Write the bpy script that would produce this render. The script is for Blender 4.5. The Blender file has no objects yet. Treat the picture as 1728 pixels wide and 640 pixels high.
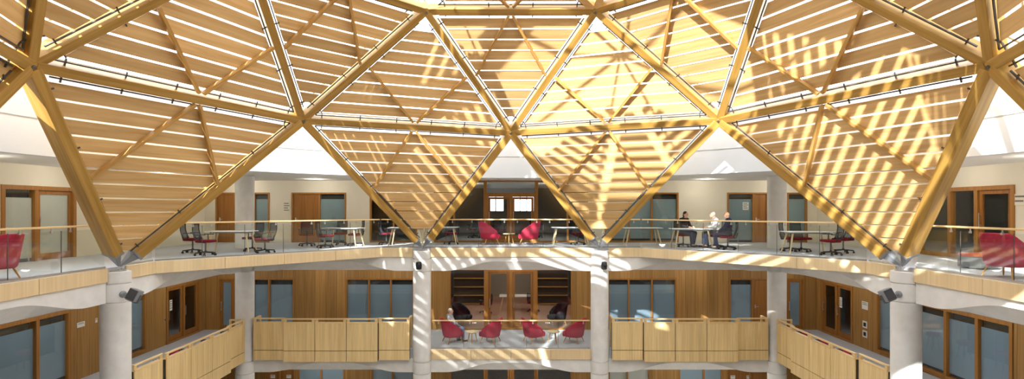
import bpy, bmesh, math, random
from mathutils import Vector, Matrix
random.seed(7)
PI = math.pi
SC = bpy.context.scene
COL = SC.collection
def R(a): return math.radians(a)
def lin(r, g, b):
    f = lambda c: ((c/255)/12.92 if c/255 <= .04045 else ((c/255+.055)/1.055)**2.4)
    return (f(r), f(g), f(b), 1)

# ------------------------------------------------------------------ materials
def new_mat(name):
    m = bpy.data.materials.new(name); m.use_nodes = True
    nt = m.node_tree; b = nt.nodes['Principled BSDF']
    return m, nt, b
def plain(name, col, rough=.6, metal=0, noise=0, nscale=8, spec=.5, bump=0):
    m, nt, b = new_mat(name)
    b.inputs['Roughness'].default_value = rough; b.inputs['Metallic'].default_value = metal
    b.inputs['Specular IOR Level'].default_value = spec
    c = lin(*col)
    if noise or bump:
        tc = nt.nodes.new('ShaderNodeTexCoord'); n = nt.nodes.new('ShaderNodeTexNoise')
        n.inputs['Scale'].default_value = nscale; n.inputs['Detail'].default_value = 5
        nt.links.new(tc.outputs['Object'], n.inputs['Vector'])
        if noise:
            r = nt.nodes.new('ShaderNodeValToRGB')
            r.color_ramp.elements[0].position = .3; r.color_ramp.elements[1].position = .7
            r.color_ramp.elements[0].color = tuple(x*(1-noise) for x in c[:3])+(1,)
            r.color_ramp.elements[1].color = tuple(min(1, x*(1+noise)) for x in c[:3])+(1,)
            nt.links.new(n.outputs['Fac'], r.inputs['Fac']); nt.links.new(r.outputs['Color'], b.inputs['Base Color'])
        else: b.inputs['Base Color'].default_value = c
        if bump:
            bp = nt.nodes.new('ShaderNodeBump'); bp.inputs['Strength'].default_value = bump; bp.inputs['Distance'].default_value = .01
            nt.links.new(n.outputs['Fac'], bp.inputs['Height']); nt.links.new(bp.outputs['Normal'], b.inputs['Normal'])
    else: b.inputs['Base Color'].default_value = c
    return m
def wood(name, ca, cb, axis=0, rough=.5, rand=.0, fine=14., long=.6, planks=0, plank_axis=0, groove=.02, pv=.3):
    """grain along one local axis; optional planks of their own tone with a dark joint between"""
    m, nt, b = new_mat(name); N = nt.nodes.new; L = nt.links.new
    tc = N('ShaderNodeTexCoord'); mp = N('ShaderNodeMapping')
    s = [fine]*3; s[axis] = long; mp.inputs['Scale'].default_value = s
    oi = N('ShaderNodeObjectInfo')
    off = N('ShaderNodeVectorMath'); off.operation = 'SCALE'; off.inputs[0].default_value = (17, 31, 23); L(oi.outputs['Random'], off.inputs['Scale'])
    ad = N('ShaderNodeVectorMath'); ad.operation = 'ADD'
    L(tc.outputs['Object'], ad.inputs[0]); L(off.outputs['Vector'], ad.inputs[1]); L(ad.outputs['Vector'], mp.inputs['Vector'])
    n = N('ShaderNodeTexNoise'); n.inputs['Scale'].default_value = 1; n.inputs['Detail'].default_value = 6; n.inputs['Distortion'].default_value = .6
    L(mp.outputs['Vector'], n.inputs['Vector'])
    r = N('ShaderNodeValToRGB'); r.color_ramp.elements[0].position = .3; r.color_ramp.elements[1].position = .72
    r.color_ramp.elements[0].color = lin(*ca); r.color_ramp.elements[1].color = lin(*cb)
    L(n.outputs['Fac'], r.inputs['Fac']); out = r.outputs['Color']
    val = None
    if rand:
        ma = N('ShaderNodeMath'); ma.operation = 'MULTIPLY_ADD'; ma.inputs[1].default_value = rand*2; ma.inputs[2].default_value = 1-rand
        L(oi.outputs['Random'], ma.inputs[0]); val = ma.outputs[0]
    if planks:
        sx = N('ShaderNodeSeparateXYZ'); L(tc.outputs['Object'], sx.inputs[0])
        dv = N('ShaderNodeMath'); dv.operation = 'DIVIDE'; dv.inputs[1].default_value = planks; L(sx.outputs[plank_axis], dv.inputs[0])
        fl = N('ShaderNodeMath'); fl.operation = 'FLOOR'; L(dv.outputs[0], fl.inputs[0])
        wn = N('ShaderNodeTexWhiteNoise'); wn.noise_dimensions = '1D'; L(fl.outputs[0], wn.inputs['W'])
        m2 = N('ShaderNodeMath'); m2.operation = 'MULTIPLY_ADD'; m2.inputs[1].default_value = pv; m2.inputs[2].default_value = 1-pv/2; L(wn.outputs['Value'], m2.inputs[0])
        fr = N('ShaderNodeMath'); fr.operation = 'FRACT'; L(dv.outputs[0], fr.inputs[0])
        gt = N('ShaderNodeMath'); gt.operation = 'GREATER_THAN'; gt.inputs[1].default_value = groove; L(fr.outputs[0], gt.inputs[0])
        m3 = N('ShaderNodeMath'); m3.operation = 'MULTIPLY_ADD'; m3.inputs[1].default_value = .5; m3.inputs[2].default_value = .5; L(gt.outputs[0], m3.inputs[0])
        m4 = N('ShaderNodeMath'); m4.operation = 'MULTIPLY'; L(m2.outputs[0], m4.inputs[0]); L(m3.outputs[0], m4.inputs[1])
        if val is not None:
            m5 = N('ShaderNodeMath'); m5.operation = 'MULTIPLY'; L(val, m5.inputs[0]); L(m4.outputs[0], m5.inputs[1]); val = m5.outputs[0]
        else: val = m4.outputs[0]
    if val is not None:
        vm = N('ShaderNodeVectorMath'); vm.operation = 'SCALE'; L(out, vm.inputs[0]); L(val, vm.inputs['Scale']); out = vm.outputs['Vector']
    L(out, b.inputs['Base Color'])
    b.inputs['Roughness'].default_value = rough; b.inputs['Specular IOR Level'].default_value = .35
    return m
def glass(name, tint=(.96, .98, .97), refl=1.0, ior=1.45):
    m = bpy.data.materials.new(name); m.use_nodes = True; nt = m.node_tree; nt.nodes.clear(); N = nt.nodes.new
    o = N('ShaderNodeOutputMaterial'); mx = N('ShaderNodeMixShader'); t = N('ShaderNodeBsdfTransparent'); g = N('ShaderNodeBsdfGlossy')
    t.inputs['Color'].default_value = tint+(1,); g.inputs['Roughness'].default_value = .01; g.inputs['Color'].default_value = (refl, refl, refl, 1)
    f = N('ShaderNodeFresnel'); ge = N('ShaderNodeNewGeometry'); mr = N('ShaderNodeMapRange')
    mr.inputs['To Min'].default_value = ior; mr.inputs['To Max'].default_value = 1/ior      # a thin pane: same reflection from both faces
    nt.links.new(ge.outputs['Backfacing'], mr.inputs['Value']); nt.links.new(mr.outputs['Result'], f.inputs['IOR'])
    nt.links.new(f.outputs[0], mx.inputs[0]); nt.links.new(t.outputs[0], mx.inputs[1]); nt.links.new(g.outputs[0], mx.inputs[2]); nt.links.new(mx.outputs[0], o.inputs['Surface'])
    return m
def meshfabric(name, col, alpha=.7):
    m = bpy.data.materials.new(name); m.use_nodes = True; nt = m.node_tree; nt.nodes.clear(); N = nt.nodes.new
    o = N('ShaderNodeOutputMaterial'); mx = N('ShaderNodeMixShader'); t = N('ShaderNodeBsdfTransparent'); d = N('ShaderNodeBsdfDiffuse')
    d.inputs['Color'].default_value = lin(*col); mx.inputs[0].default_value = alpha
    nt.links.new(t.outputs[0], mx.inputs[1]); nt.links.new(d.outputs[0], mx.inputs[2]); nt.links.new(mx.outputs[0], o.inputs['Surface'])
    return m
def emit(name, col, s):
    m, nt, b = new_mat(name); b.inputs['Base Color'].default_value = lin(*col)
    b.inputs['Emission Color'].default_value = lin(*col); b.inputs['Emission Strength'].default_value = s
    return m
M = dict(
    glulam=wood('glulam', (156, 118, 50), (192, 152, 80), 0, .45, .06, 10, .5),
    board=wood('louvre_plywood', (196, 156, 98), (222, 186, 130), 0, .5, .15, 9, .5),
    brace=wood('brace_timber', (170, 128, 66), (202, 160, 92), 0, .5, .05, 20, .8),
    fascia=wood('fascia_oak', (226, 200, 152), (238, 214, 170), 2, .45, 0, 22, .7, planks=.23, plank_axis=0, groove=.0, pv=.08),
    parapet=wood('parapet_oak', (222, 192, 132), (242, 216, 162), 2, .45, .03, 18, .7, planks=.16, plank_axis=0, groove=.0, pv=.1),
    rail=wood('handrail_oak', (222, 190, 132), (240, 212, 160), 0, .4, 0, 20, .6),
    clad=wood('wall_oak', (150, 110, 56), (178, 136, 78), 2, .5, 0, 12, .5, planks=.48, plank_axis=0, groove=.025),
    door=wood('door_oak', (140, 90, 38), (168, 114, 56), 2, .45, .05, 16, .5),
    frame=wood('frame_oak', (148, 100, 42), (174, 122, 60), 2, .45, .03, 16, .5),
    leg=wood('ash_leg', (205, 180, 135), (225, 202, 160), 2, .5, .03, 30, 1),
    leg_oak=wood('oak_leg', (176, 126, 66), (200, 150, 88), 2, .5, .03, 30, 1),
    concrete=plain('pale_concrete', (230, 229, 225), .75, 0, .06, 3, bump=.08),
    white=plain('white_plaster', (214, 217, 219), .8, 0, .015, 2),
    cream=plain('cream_wall', (226, 219, 200), .8, 0, .02, 2),
    ceil=plain('ceiling_white', (226, 224, 216), .85),
    carpet=plain('grey_carpet', (190, 190, 193), .95, 0, .1, 60, spec=.1, bump=.2),
    carpet_l=plain('blue_grey_carpet', (190, 194, 200), .95, 0, .08, 60, spec=.1, bump=.2),
    stone=plain('ground_floor', (206, 202, 194), .6, 0, .1, 4),
    glass=glass('clear_glass'), rail_glass=glass('balustrade_glass', (.95, .975, .965)), roof_glass=glass('roof_glass', (.97, .985, .99)),
    film=plain('frosted_film', (134, 156, 166), .35, 0, .05, 1.2),
    film_l=plain('frosted_film_blue', (140, 160, 178), .3, 0, .06, .9),
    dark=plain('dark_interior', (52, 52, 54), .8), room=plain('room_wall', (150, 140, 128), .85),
    steel=plain('grey_steel', (120, 122, 126), .4, .8), bright=plain('bright_steel', (205, 205, 205), .3, .9),
    galv=plain('grey_rail', (92, 88, 84), .5, .3),
    shoe=plain('steel_shoe', (138, 142, 148), .4, .35),
    housing=plain('grey_housing', (136, 140, 146), .45), black=plain('black_plastic', (30, 30, 34), .5),
    lens=plain('lens_glass', (60, 66, 76), .1), 
    red=plain('red_fabric', (174, 44, 68), .85, 0, .08, 40, spec=.2), redseat=plain('dark_red_fabric', (128, 26, 44), .9, 0, .06, 60, spec=.2),
    blackfab=plain('black_fabric', (40, 42, 48), .85, 0, .08, 40, spec=.2),
    mesh=meshfabric('chair_mesh', (58, 62, 74), .72),
    top=plain('white_laminate', (226, 226, 228), .35), 
    paper=plain('paper_white', (230, 228, 220), .7), ink=plain('ink_grey', (120, 118, 112), .7),
    skin=plain('skin', (214, 164, 138), .55, 0, .04, 20), hair_w=plain('white_hair', (190, 180, 166), .8, 0, .1, 60), hair_d=plain('dark_hair', (52, 36, 28), .7, 0, .15, 60),
    hair_b=plain('fair_hair', (196, 164, 120), .8, 0, .1, 60),
    shirt_w=plain('white_cotton', (232, 230, 230), .8), shirt_g=plain('grey_cotton', (158, 158, 164), .85), shirt_k=plain('black_cotton', (28, 28, 34), .85), shirt_n=plain('navy_cotton', (44, 50, 74), .85),
    jean=plain('blue_denim', (108, 120, 156), .9, 0, .1, 60), jean_d=plain('dark_denim', (52, 60, 88), .9, 0, .1, 60), shoe_k=plain('dark_shoe', (44, 40, 42), .5), eye=plain('eye_dark', (36, 28, 26), .3),
    pane_backing=plain('pale_blind', (206, 206, 200), .8), books=plain('shelf_dark', (70, 58, 50), .7),
    warmfloor=plain('warm_floor', (166, 128, 108), .5), light_source=emit('lamp_face', (255, 244, 226), 2.5), orange=plain('orange_red_cushion', (206, 92, 64), .8),
    trim=plain('dark_joint', (70, 62, 52), .7), grey=plain('mid_grey', (130, 134, 136), .7),
)

# ------------------------------------------------------------------ mesh builder
class MB:
    def __init__(s): s.bm = bmesh.new()
    def _xf(s, vs, mat):
        if mat is not None:
            for v in vs: v.co = mat @ v.co
    def box(s, x0, x1, y0, y1, z0, z1, mat=None, bev=0):
        c = Matrix.Translation(((x0+x1)/2, (y0+y1)/2, (z0+z1)/2)) @ Matrix.Diagonal((abs(x1-x0), abs(y1-y0), abs(z1-z0), 1))
        r = bmesh.ops.create_cube(s.bm, size=1, matrix=c); vs = r['verts']
        if bev:
            es = list({e for v in vs for e in v.link_edges})
            rr = bmesh.ops.bevel(s.bm, geom=es, offset=bev, segments=2, affect='EDGES', profile=.6)
            vs = list({v for f in rr['faces'] for v in f.verts} | {v for v in vs if v.is_valid})
        s._xf(vs, mat); return s
    def hexa(s, p):            # 8 points: bottom loop 0-3, top loop 4-7
        v = [s.bm.verts.new(q) for q in p]
        for f in ((3,2,1,0), (4,5,6,7), (0,1,5,4), (1,2,6,5), (2,3,7,6), (3,0,4,7)): s.bm.faces.new([v[i] for i in f])
        return s
    def bar(s, p0, p1, w, h, up=(0,0,1), mat=None):
        p0, p1, up = Vector(p0), Vector(p1), Vector(up)
        d = (p1-p0).normalized(); a = d.cross(up)
        if a.length < 1e-4: a = d.cross(Vector((1,0,0)))
        a.normalize(); b = a.cross(d); q = []
        for P in (p0, p1):
            for i, j in ((-1,-1), (1,-1), (1,1), (-1,1)): q.append(P + a*(i*w/2) + b*(j*h/2))
        if mat is not None: q = [mat @ x for x in q]
        return s.hexa(q)
    def tube(s, p0, p1, r0, r1=None, seg=10, mat=None):
        r1 = r0 if r1 is None else r1; p0, p1 = Vector(p0), Vector(p1); d = p1-p0
        if d.length < 1e-6: return s
        q = d.to_track_quat('Z', 'Y').to_matrix().to_4x4()
        m = Matrix.Translation((p0+p1)/2) @ q
        if mat is not None: m = mat @ m
        bmesh.ops.create_cone(s.bm, cap_ends=True, segments=seg, radius1=r0, radius2=max(r1, 1e-4), depth=d.length, matrix=m); return s
    def path(s, pts, r, seg=8):
        for a, b in zip(pts, pts[1:]): s.tube(a, b, r, r, seg)
        for p in pts[1:-1]: s.ball(p, r, 8, 6)
        return s
    def ball(s, c, r, u=12, v=8, sc=(1,1,1), rot=None):
        m = Matrix.Translation(c) @ (rot if rot is not None else Matrix.Identity(4)) @ Matrix.Diagonal((sc[0], sc[1], sc[2], 1))
        bmesh.ops.create_uvsphere(s.bm, u_segments=u, v_segments=v, radius=r, matrix=m); return s
    def lathe(s, prof, c=(0,0,0), seg=24, a0=0, a1=2*PI, closed=True):
        n = seg if closed else seg+1; rows = []
        for r, z in prof: rows.append([s.bm.verts.new((c[0]+r*math.cos(a0+(a1-a0)*i/seg), c[1]+r*math.sin(a0+(a1-a0)*i/seg), c[2]+z)) for i in range(n)])
        for A, B in zip(rows, rows[1:]):
            for i in range(seg):
                j = (i+1) % n; s.bm.faces.new((A[i], A[j], B[j], B[i]))
        if closed:
            if prof[0][0] > 1e-3: s.bm.faces.new(rows[0][::-1])
            if prof[-1][0] > 1e-3: s.bm.faces.new(rows[-1])
        return s
    def prism(s, poly, z0, z1):
        a = [s.bm.verts.new((x, y, z0)) for x, y in poly]; b = [s.bm.verts.new((x, y, z1)) for x, y in poly]; n = len(poly)
        s.bm.faces.new(a[::-1]); s.bm.faces.new(b)
        for i in range(n): s.bm.faces.new((a[i], a[(i+1) % n], b[(i+1) % n], b[i]))
        return s
    def quad(s, pts): s.bm.faces.new([s.bm.verts.new(p) for p in pts]); return s
    def build(s, name, mat, parent=None, smooth=False, bev=0, sub=0):
        bmesh.ops.recalc_face_normals(s.bm, faces=s.bm.faces)
        me = bpy.data.meshes.new(name); s.bm.to_mesh(me); s.bm.free()
        me.materials.append(M[mat] if isinstance(mat, str) else mat)
        if smooth:
            for p in me.polygons: p.use_smooth = True
            if smooth != 'all': me.set_sharp_from_angle(angle=R(40))
        o = bpy.data.objects.new(name, me); COL.objects.link(o)
        if parent is not None: o.parent = parent
        if bev:
            b = o.modifiers.new('bevel', 'BEVEL'); b.width = bev; b.segments = 2; b.limit_method = 'ANGLE'
        if sub:
            b = o.modifiers.new('subsurf', 'SUBSURF'); b.levels = sub; b.render_levels = sub
        return o
def tag(o, label, cat=None, group=None, kind=None):
    if label: o['label'] = label
    if cat: o['category'] = cat
    if group: o['group'] = group
    if kind: o['kind'] = kind
    return o
def empty(name, loc=(0,0,0), rz=0, mat=None):
    o = bpy.data.objects.new(name, None); COL.objects.link(o); o.empty_display_size = .2
    if mat is not None: o.matrix_world = mat
    else: o.location = loc; o.rotation_euler = (0, 0, rz)
    return o
def copy_tree(o, parent=None):
    c = o.copy(); COL.objects.link(c)
    if parent is not None: c.parent = parent
    for ch in list(o.children): copy_tree(ch, c)
    return c
used = set()
def put(proto, loc, rz, label, cat=None, group=None):
    o = proto if proto.name not in used else copy_tree(proto)
    used.add(proto.name)
    o.location = loc; o.rotation_euler = (0, 0, rz); tag(o, label, cat, group); return o

# ------------------------------------------------------------------ camera and place
F = 911.0
cd = bpy.data.cameras.new('camera'); cam = bpy.data.objects.new('camera', cd); COL.objects.link(cam); SC.camera = cam
cam.location = (0, 0, 1.5); cam.rotation_euler = (R(90), 0, 0); cd.sensor_width = 36; cd.lens = F/1728*36
cd.shift_x = 2/1728; cd.shift_y = 32/1728; cd.clip_end = 300
def X(px, d): return (px-862)/F*d
def Z(py, d): return 1.5+(352-py)/F*d
CY = 10.45                       # centre of the round opening
Z1 = -3.85; Z0 = -7.7            # the two lower floors
WALLY, WALLX = 23.8, 13.5
CEIL = 2.73

# ------------------------------------------------------------------ dome lattice
def ring(r, deg, z): return Vector((r*math.sin(R(deg)), CY+r*math.cos(R(deg)), z))
CC = Vector((0, CY, -.85))
def N2(k): return ring(9.40, 45*k, 4.33)
def N3(k): return ring(7.0, 45*k+22.5, 7.75)     # between N2(k) and N2(k+1)
def N4(k): return ring(4.4, 45*k, 9.25)
COLPOS = {0: (3.37, 20.5), 1: (10.1, 13.8), -1: (-3.37, 20.5), -2: (-10.1, 13.8), 2: (10.1, 7.1), -3: (-10.1, 7.1), 3: (3.37, .4), -4: (-3.37, .4)}
def NC(k):                                       # column between N2(k) and N2(k+1)
    x, y = COLPOS[k]; v = Vector((x, y-CY, 0)); v *= (v.length-.12)/v.length
    return Vector((v.x, CY+v.y, .02))
node2 = {-2: 'far-left roof node', -1: 'roof node above the left desks', 0: 'roof node above the middle bay', 1: 'roof node above the right desks', 2: 'far-right roof node'}
colname = {-2: 'left front column', -1: 'left middle column', 0: 'right middle column', 1: 'right front column', -3: 'column cut off at the left edge', 2: 'column cut off at the right edge'}
def beam_frame(p0, p1):
    mid = (p0+p1)/2; x = (p1-p0).normalized(); n = (mid-CC); n = (n-x*n.dot(x)).normalized(); y = n.cross(x)
    m = Matrix((x, y, n)).transposed().to_4x4(); m.translation = mid; return m
def beam_mb(mb, p0, p1, w, h, t0, t1, mat=None):
    L = (p1-p0).length
    mb.box(-L/2+t0, L/2-t1, -w/2, w/2, -h/2, h/2, mat); return mb
def beam(p0, p1, label, w=.215, h=.34, t0=.12, t1=.12, shoe=False):
    m = beam_frame(p0, p1); L = (p1-p0).length
    mb = MB(); beam_mb(mb, p0, p1, w, h, t0, t1)
    o = mb.build('timber_beam', 'glulam', bev=.012); o.matrix_world = m
    tag(o, label, 'beam', 'timber beams of the roof lattice', 'thing')
    if shoe:       # p1 is the column foot
        s = MB(); x = L/2
        q = []
        for xx, ww, hh in ((x-t1-.02, w*.40, h*.36), (x-.02, .022, .035)):
            for i, j in ((-1,-1), (1,-1), (1,1), (-1,1)): q.append((xx, i*ww, j*hh))
        s.hexa(q); s.box(x-t1-.06, x-t1, -w/2-.008, w/2+.008, -h/2-.008, h/2+.008)
        so = s.build('steel_shoe', 'shoe', o, bev=.006); tag(so, 'grey steel shoe')
    return o
def panel_frame(A, B, P):
    u = (B-A).normalized(); mid = (A+B)/2; v = P-mid; v = (v-u*v.dot(u)).normalized(); n = u.cross(v)
    if n.dot(CC-mid) < 0: u = -u; n = -n
    m = Matrix((u, v, n)).transposed().to_4x4(); m.translation = mid
    return m, (B-A).length/2, (P-mid).dot(v), (P-mid).dot(u)       # half base, height, sideways shift of the apex
PITCH, BW, TH, TILT, INS, SIDE = .362, .312, .028, R(4), .26, .22
def side_x(a, h, c, v, sg, ins):
    return sg*a+(c-sg*a)*v/h-sg*ins*math.hypot(h, c-sg*a)/h
def board_pts(a, h, c, v, up, bw, th, tilt, SIDE=SIDE):
    """board across the triangle at height v, its ends cut along the edges; up = +1 if local v points up in the world"""
    q = []
    for n0 in (-th/2, th/2):
        for s, sg in ((-1, -1), (-1, 1), (1, 1), (1, -1)):
            vv = v+s*bw/2*math.cos(tilt); nn = -s*up*bw/2*math.sin(tilt)
            q.append((side_x(a, h, c, vv, sg, SIDE), vv+n0*math.sin(tilt)*up, nn+n0*math.cos(tilt)))
    return q
def panel_boards(a, h, c, up, bw=BW, SIDE=SIDE, INS=INS):
    v = INS+.03+BW/2; out = []
    while True:
        t = v+bw/2
        if side_x(a, h, c, t, 1, SIDE)-side_x(a, h, c, t, -1, SIDE) < .12: break
        out.append(board_pts(a, h, c, v, up, bw, TH, TILT, SIDE)); v += PITCH
    return out
def louvre_panel(A, B, P, label, up, bw=BW):
    m, a, h, c0 = panel_frame(A, B, P)
    root = empty('louvre_panel', mat=m); tag(root, label, 'louvre panel', 'triangular louvre panels of the roof', 'thing')
    tight = bw > .32     # close-boarded panel, gaps narrowed to hold back sun
    for q in panel_boards(a, h, c0, up, bw, .12 if tight else SIDE, .12 if tight else INS):
        MB().hexa(q).build('louvre_board', 'board', root)
    for sg in (-1, 1):     # the two thin braces, on the room side of the boards
        p0 = Vector((sg*.06, .16, .11)); p1 = Vector((side_x(a, h, c0, h/2-.05, sg, .17), h/2-.05, .11)); d = p1-p0
        fm = Matrix.Translation((p0+p1)/2) @ d.to_track_quat('X', 'Z').to_matrix().to_4x4()
        b = MB().box(-d.length/2, d.length/2, -.04, .04, -.06, .06).build('brace', 'brace', root, bev=.006); b.matrix_local = fm
    tri = [Vector((-a, 0, 0)), Vector((a, 0, 0)), Vector((c0, h, 0))]; cen = sum(tri, Vector())/3
    for i in range(3):     # slim grey metal rail along each edge, held off the beam by short brackets
        p, q = tri[i], tri[(i+1) % 3]; d = (q-p).normalized(); nrm = Vector((-d.y, d.x, 0))
        if nrm.dot(cen-p) < 0: nrm = -nrm
        L = (q-p).length; z = Vector((0, 0, .03)); e = .42
        a0 = p+d*e+nrm*.18+z; a1 = q-d*e+nrm*.18+z
        r = MB().bar(a0, a1, .032, .03)
        n = max(2, int(L/1.15)); 
        for j in range(n):
            c = p+d*(e+.2+(L-2*e-.4)*j/(n-1))+z; r.bar(c+nrm*.09, c+nrm*.26, .03, .03)
        r.build('edge_rail', 'galv', root)
    return root
pname = {-3: 'cut off at the left edge', -2: 'far left', -1: 'left of centre', 0: 'right of centre', 1: 'far right', 2: 'cut off at the right edge'}
for k in range(-3, 3):
    dn = {-3: 'lower louvre panel cut off at the left edge below the far-left roof node', -2: 'large louvre panel pointing down to the left front column',
          -1: 'louvre panel pointing down to the left middle column', 0: 'sun-striped louvre panel pointing down to the right middle column',
          1: 'large louvre panel pointing down to the right front column', 2: 'lower louvre panel cut off at the right edge below the far-right roof node'}[k]
    louvre_panel(N2(k), N2(k+1), NC(k), dn, -1, .335 if k == -3 else BW)
    bn = {-3: 'upper louvre panel cut off at the top left corner of the photo', -2: 'large shaded louvre panel above the panel of the left front column',
          -1: 'louvre panel pointing up, above the left middle column', 0: 'brightly sunlit louvre panel pointing up, above the right middle column',
          1: 'sun-dappled louvre panel above the panel of the right front column', 2: 'upper louvre panel cut off at the top right corner of the photo'}[k]
    louvre_panel(N2(k), N2(k+1), N3(k), bn, 1, .335 if k == -3 else BW)
for k in range(-2, 3):
    cn = {-2: 'louvre panel rising from the far-left roof node to the top edge', -1: 'louvre panel rising from the roof node above the left desks',
          0: 'shaded central louvre panel pointing down to the roof node above the middle bay', 1: 'louvre panel rising from the roof node above the right desks',
          2: 'louvre panel rising from the far-right roof node to the top edge'}[k]
    louvre_panel(N3(k-1), N3(k), N2(k), cn, -1)
louvre_panel(N3(-1), N3(0), N4(0), 'uppermost central louvre panel, only its lowest board in the frame', 1)
for k in range(-2, 2):
    beam(N2(k), N2(k+1), 'level timber beam between %s and %s' % (node2[k], node2[k+1].replace('roof node ', 'that ')))
beam(N2(-3), N2(-2), 'level timber beam running off the left edge from the far-left roof node')
beam(N2(3), N2(2), 'level timber beam running off the right edge from the far-right roof node')
for k in range(-2, 2):
    beam(N2(k), NC(k), 'timber rib from %s down to the %s' % (node2[k], colname[k]), w=.25, h=.40, t1=.42, shoe=True)
    beam(N2(k+1), NC(k), 'timber rib from %s down to the %s' % (node2[k+1], colname[k]), w=.25, h=.40, t1=.42, shoe=True)
    up = {-2: 'top left edge', -1: 'left top-centre node', 0: 'right top-centre node', 1: 'top right edge'}[k]
    beam(N2(k), N3(k), 'timber beam rising from %s to the %s' % (node2[k], up))
    beam(N2(k+1), N3(k), 'timber beam rising from %s to the %s' % (node2[k+1], up))
beam(N2(-2), NC(-3), 'timber rib from far-left roof node down past the left edge', w=.25, h=.40, t1=.42, shoe=True)
beam(N2(2), NC(2), 'timber rib from far-right roof node down past the right edge', w=.25, h=.40, t1=.42, shoe=True)
beam(N2(-2), N3(-3), 'near-vertical timber beam above the far-left roof node')
beam(N2(2), N3(2), 'near-vertical timber beam above the far-right roof node')
beam(N3(-1), N3(0), 'level timber beam between the two top-centre nodes')
beam(N3(-1), N3(-2), 'timber beam leaving the left top-centre node towards the upper left')
beam(N3(0), N3(1), 'timber beam leaving the right top-centre node towards the upper right')
def hub(p, label):
    n = (p-CC).normalized(); m = n.to_track_quat('Z', 'Y').to_matrix().to_4x4(); m.translation = p
    mb = MB(); mb.lathe([(.125, -.185), (.145, -.17), (.145, .17), (.125, .185)], seg=12)
    o = mb.build('beam_node', 'glulam', smooth=True); o.matrix_world = m
    tag(o, label, 'beam node', 'round timber hubs where the roof beams meet', 'thing')
    b = MB().lathe([(.04, -.20), (.04, -.182)], seg=10).build('bolt_cap', 'steel', o)
for k in range(-2, 3): hub(N2(k), 'timber hub at the ' + node2[k])
hub(N3(-1), 'timber hub at the left top-centre node'); hub(N3(0), 'timber hub at the right top-centre node')
# the rest of the dome, above and behind the camera, unseen; its boarding is shaped to steer the sun
mb = MB()
def far_panel(A, B, P, up, bw=BW):
    m, a, h, c0 = panel_frame(A, B, P)
    tight = bw > .4      # close-boarded to keep sun off the lower levels
    for q in panel_boards(a, h, c0, up, bw, .06 if tight else .14, .06 if tight else .2): mb.hexa([m @ Vector(x) for x in q])
def far_beam(p0, p1): beam_mb(mb, p0, p1, .215, .34, .17, .17, beam_frame(p0, p1))
for k in (3, 4): 
    kk = k if k < 4 else -4
    far_panel(N2(kk), N2(kk+1), N3(kk), 1, .43)
    far_beam(N2(kk), N2(kk+1)); far_beam(N2(kk), N3(kk)); far_beam(N2(kk+1), N3(kk))
for k in (3, 4, 5): far_panel(N3(k-1), N3(k), N2(k), -1, .43 if k > 3 else .22)
for k in (3, 4, 5): far_panel(N4(k), N4(k+1), Vector((0, CY, 10.0)), 1, .2)  # crown boarded at the back only, wide gaps shaped for sun stripes
for k in (2, 3, 4, 5, 6): far_panel(N4(k), N4(k+1), N3(k), -1, .43 if k in (3, 4) else .2)
for k in (1, 2, 3, 4, 5, 6, 7): far_panel(N3(k-1), N3(k), N4(k), 1, .22)
for k in range(8):
    if k not in (7,): far_beam(N3(k), N4(k)); far_beam(N3(k), N4(k+1))
    far_beam(N4(k), N4(k+1))
for k in (1, 2, 3, 4, 5): far_beam(N3(k), N3(k+1))
o = mb.build('ceiling_lattice', 'board'); tag(o, 'rest of the timber roof lattice above the frame', 'roof', kind='structure')
# glass roof outside the lattice
def OUT(p): return CC+(p-CC)*1.065
g = MB(); bars = MB(); seen = set()
def gtri(a, b, c):
    g.quad([OUT(a), OUT(b), OUT(c)])
    for p, q in ((a, b), (b, c), (c, a)):
        key = tuple(sorted((tuple(round(t, 2) for t in p), tuple(round(t, 2) for t in q))))
        if key not in seen: seen.add(key); bars.bar(OUT(p), OUT(q), .05, .08, OUT((p+q)/2)-CC)
TOP = Vector((0, CY, 10.0))
for k in range(8):
    gtri(N2(k), N2(k+1), N3(k)); gtri(N3(k), N3(k+1), N2(k+1)); gtri(N3(k), N3(k+1), N4(k+1)); gtri(N4(k), N4(k+1), N3(k)); gtri(N4(k), N4(k+1), TOP)
    a, b = OUT(N2(k)), OUT(N2(k+1)); n = 6
    for i in range(n):
        t0, t1 = i/n, (i+1)/n
        p = ring(10.9, 45*(k+t0), 4.72); q = ring(10.9, 45*(k+t1), 4.72)
        g.quad([a.lerp(b, t0), a.lerp(b, t1), q, p])
ro = g.build('roof_glazing', 'roof_glass'); tag(ro, 'clear glass roof over the timber lattice', 'roof', kind='structure')
bo = bars.build('glazing_bar', 'bright', ro)

# ------------------------------------------------------------------ drum, slabs, floors
mb = MB(); RD = 10.9
prof = [(RD, CEIL-.02), (RD, 3.50), (RD+.03, 3.50), (RD+.03, 3.55), (RD, 3.55), (RD, 4.72), (RD+.3, 4.72), (RD+.3, CEIL-.02), (RD, CEIL-.02)]
mb.lathe(prof, (0, CY, 0), 96, 0, 2*PI, False)
o = mb.build('wall_drum', 'white', smooth=True); tag(o, 'curved white drum wall around the roof opening', 'wall', kind='structure')
def floor_ring(edge, z0, z1):
    mb = MB()
    for sg in (-1, 1): mb.prism([(sg*x, y) for x, y in edge]+[(0, -4), (sg*20, -4), (sg*20, 40), (0, 40)], z0, z1)
    return mb
o = floor_ring([(0, 20.5), (4.95, 20.5), (10.1, 15.3), (10.1, 5.6), (4.95, .4), (0, .4)], -.34, 0).build('floor_upper', 'carpet'); tag(o, 'grey carpeted upper gallery floor', 'floor', kind='structure')
o = floor_ring([(0, 20.5), (10.1, 20.5), (10.1, .4), (0, .4)], Z1-.34, Z1).build('floor_lower', 'carpet_l'); tag(o, 'pale blue-grey carpeted lower gallery floor', 'floor', kind='structure')
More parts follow.
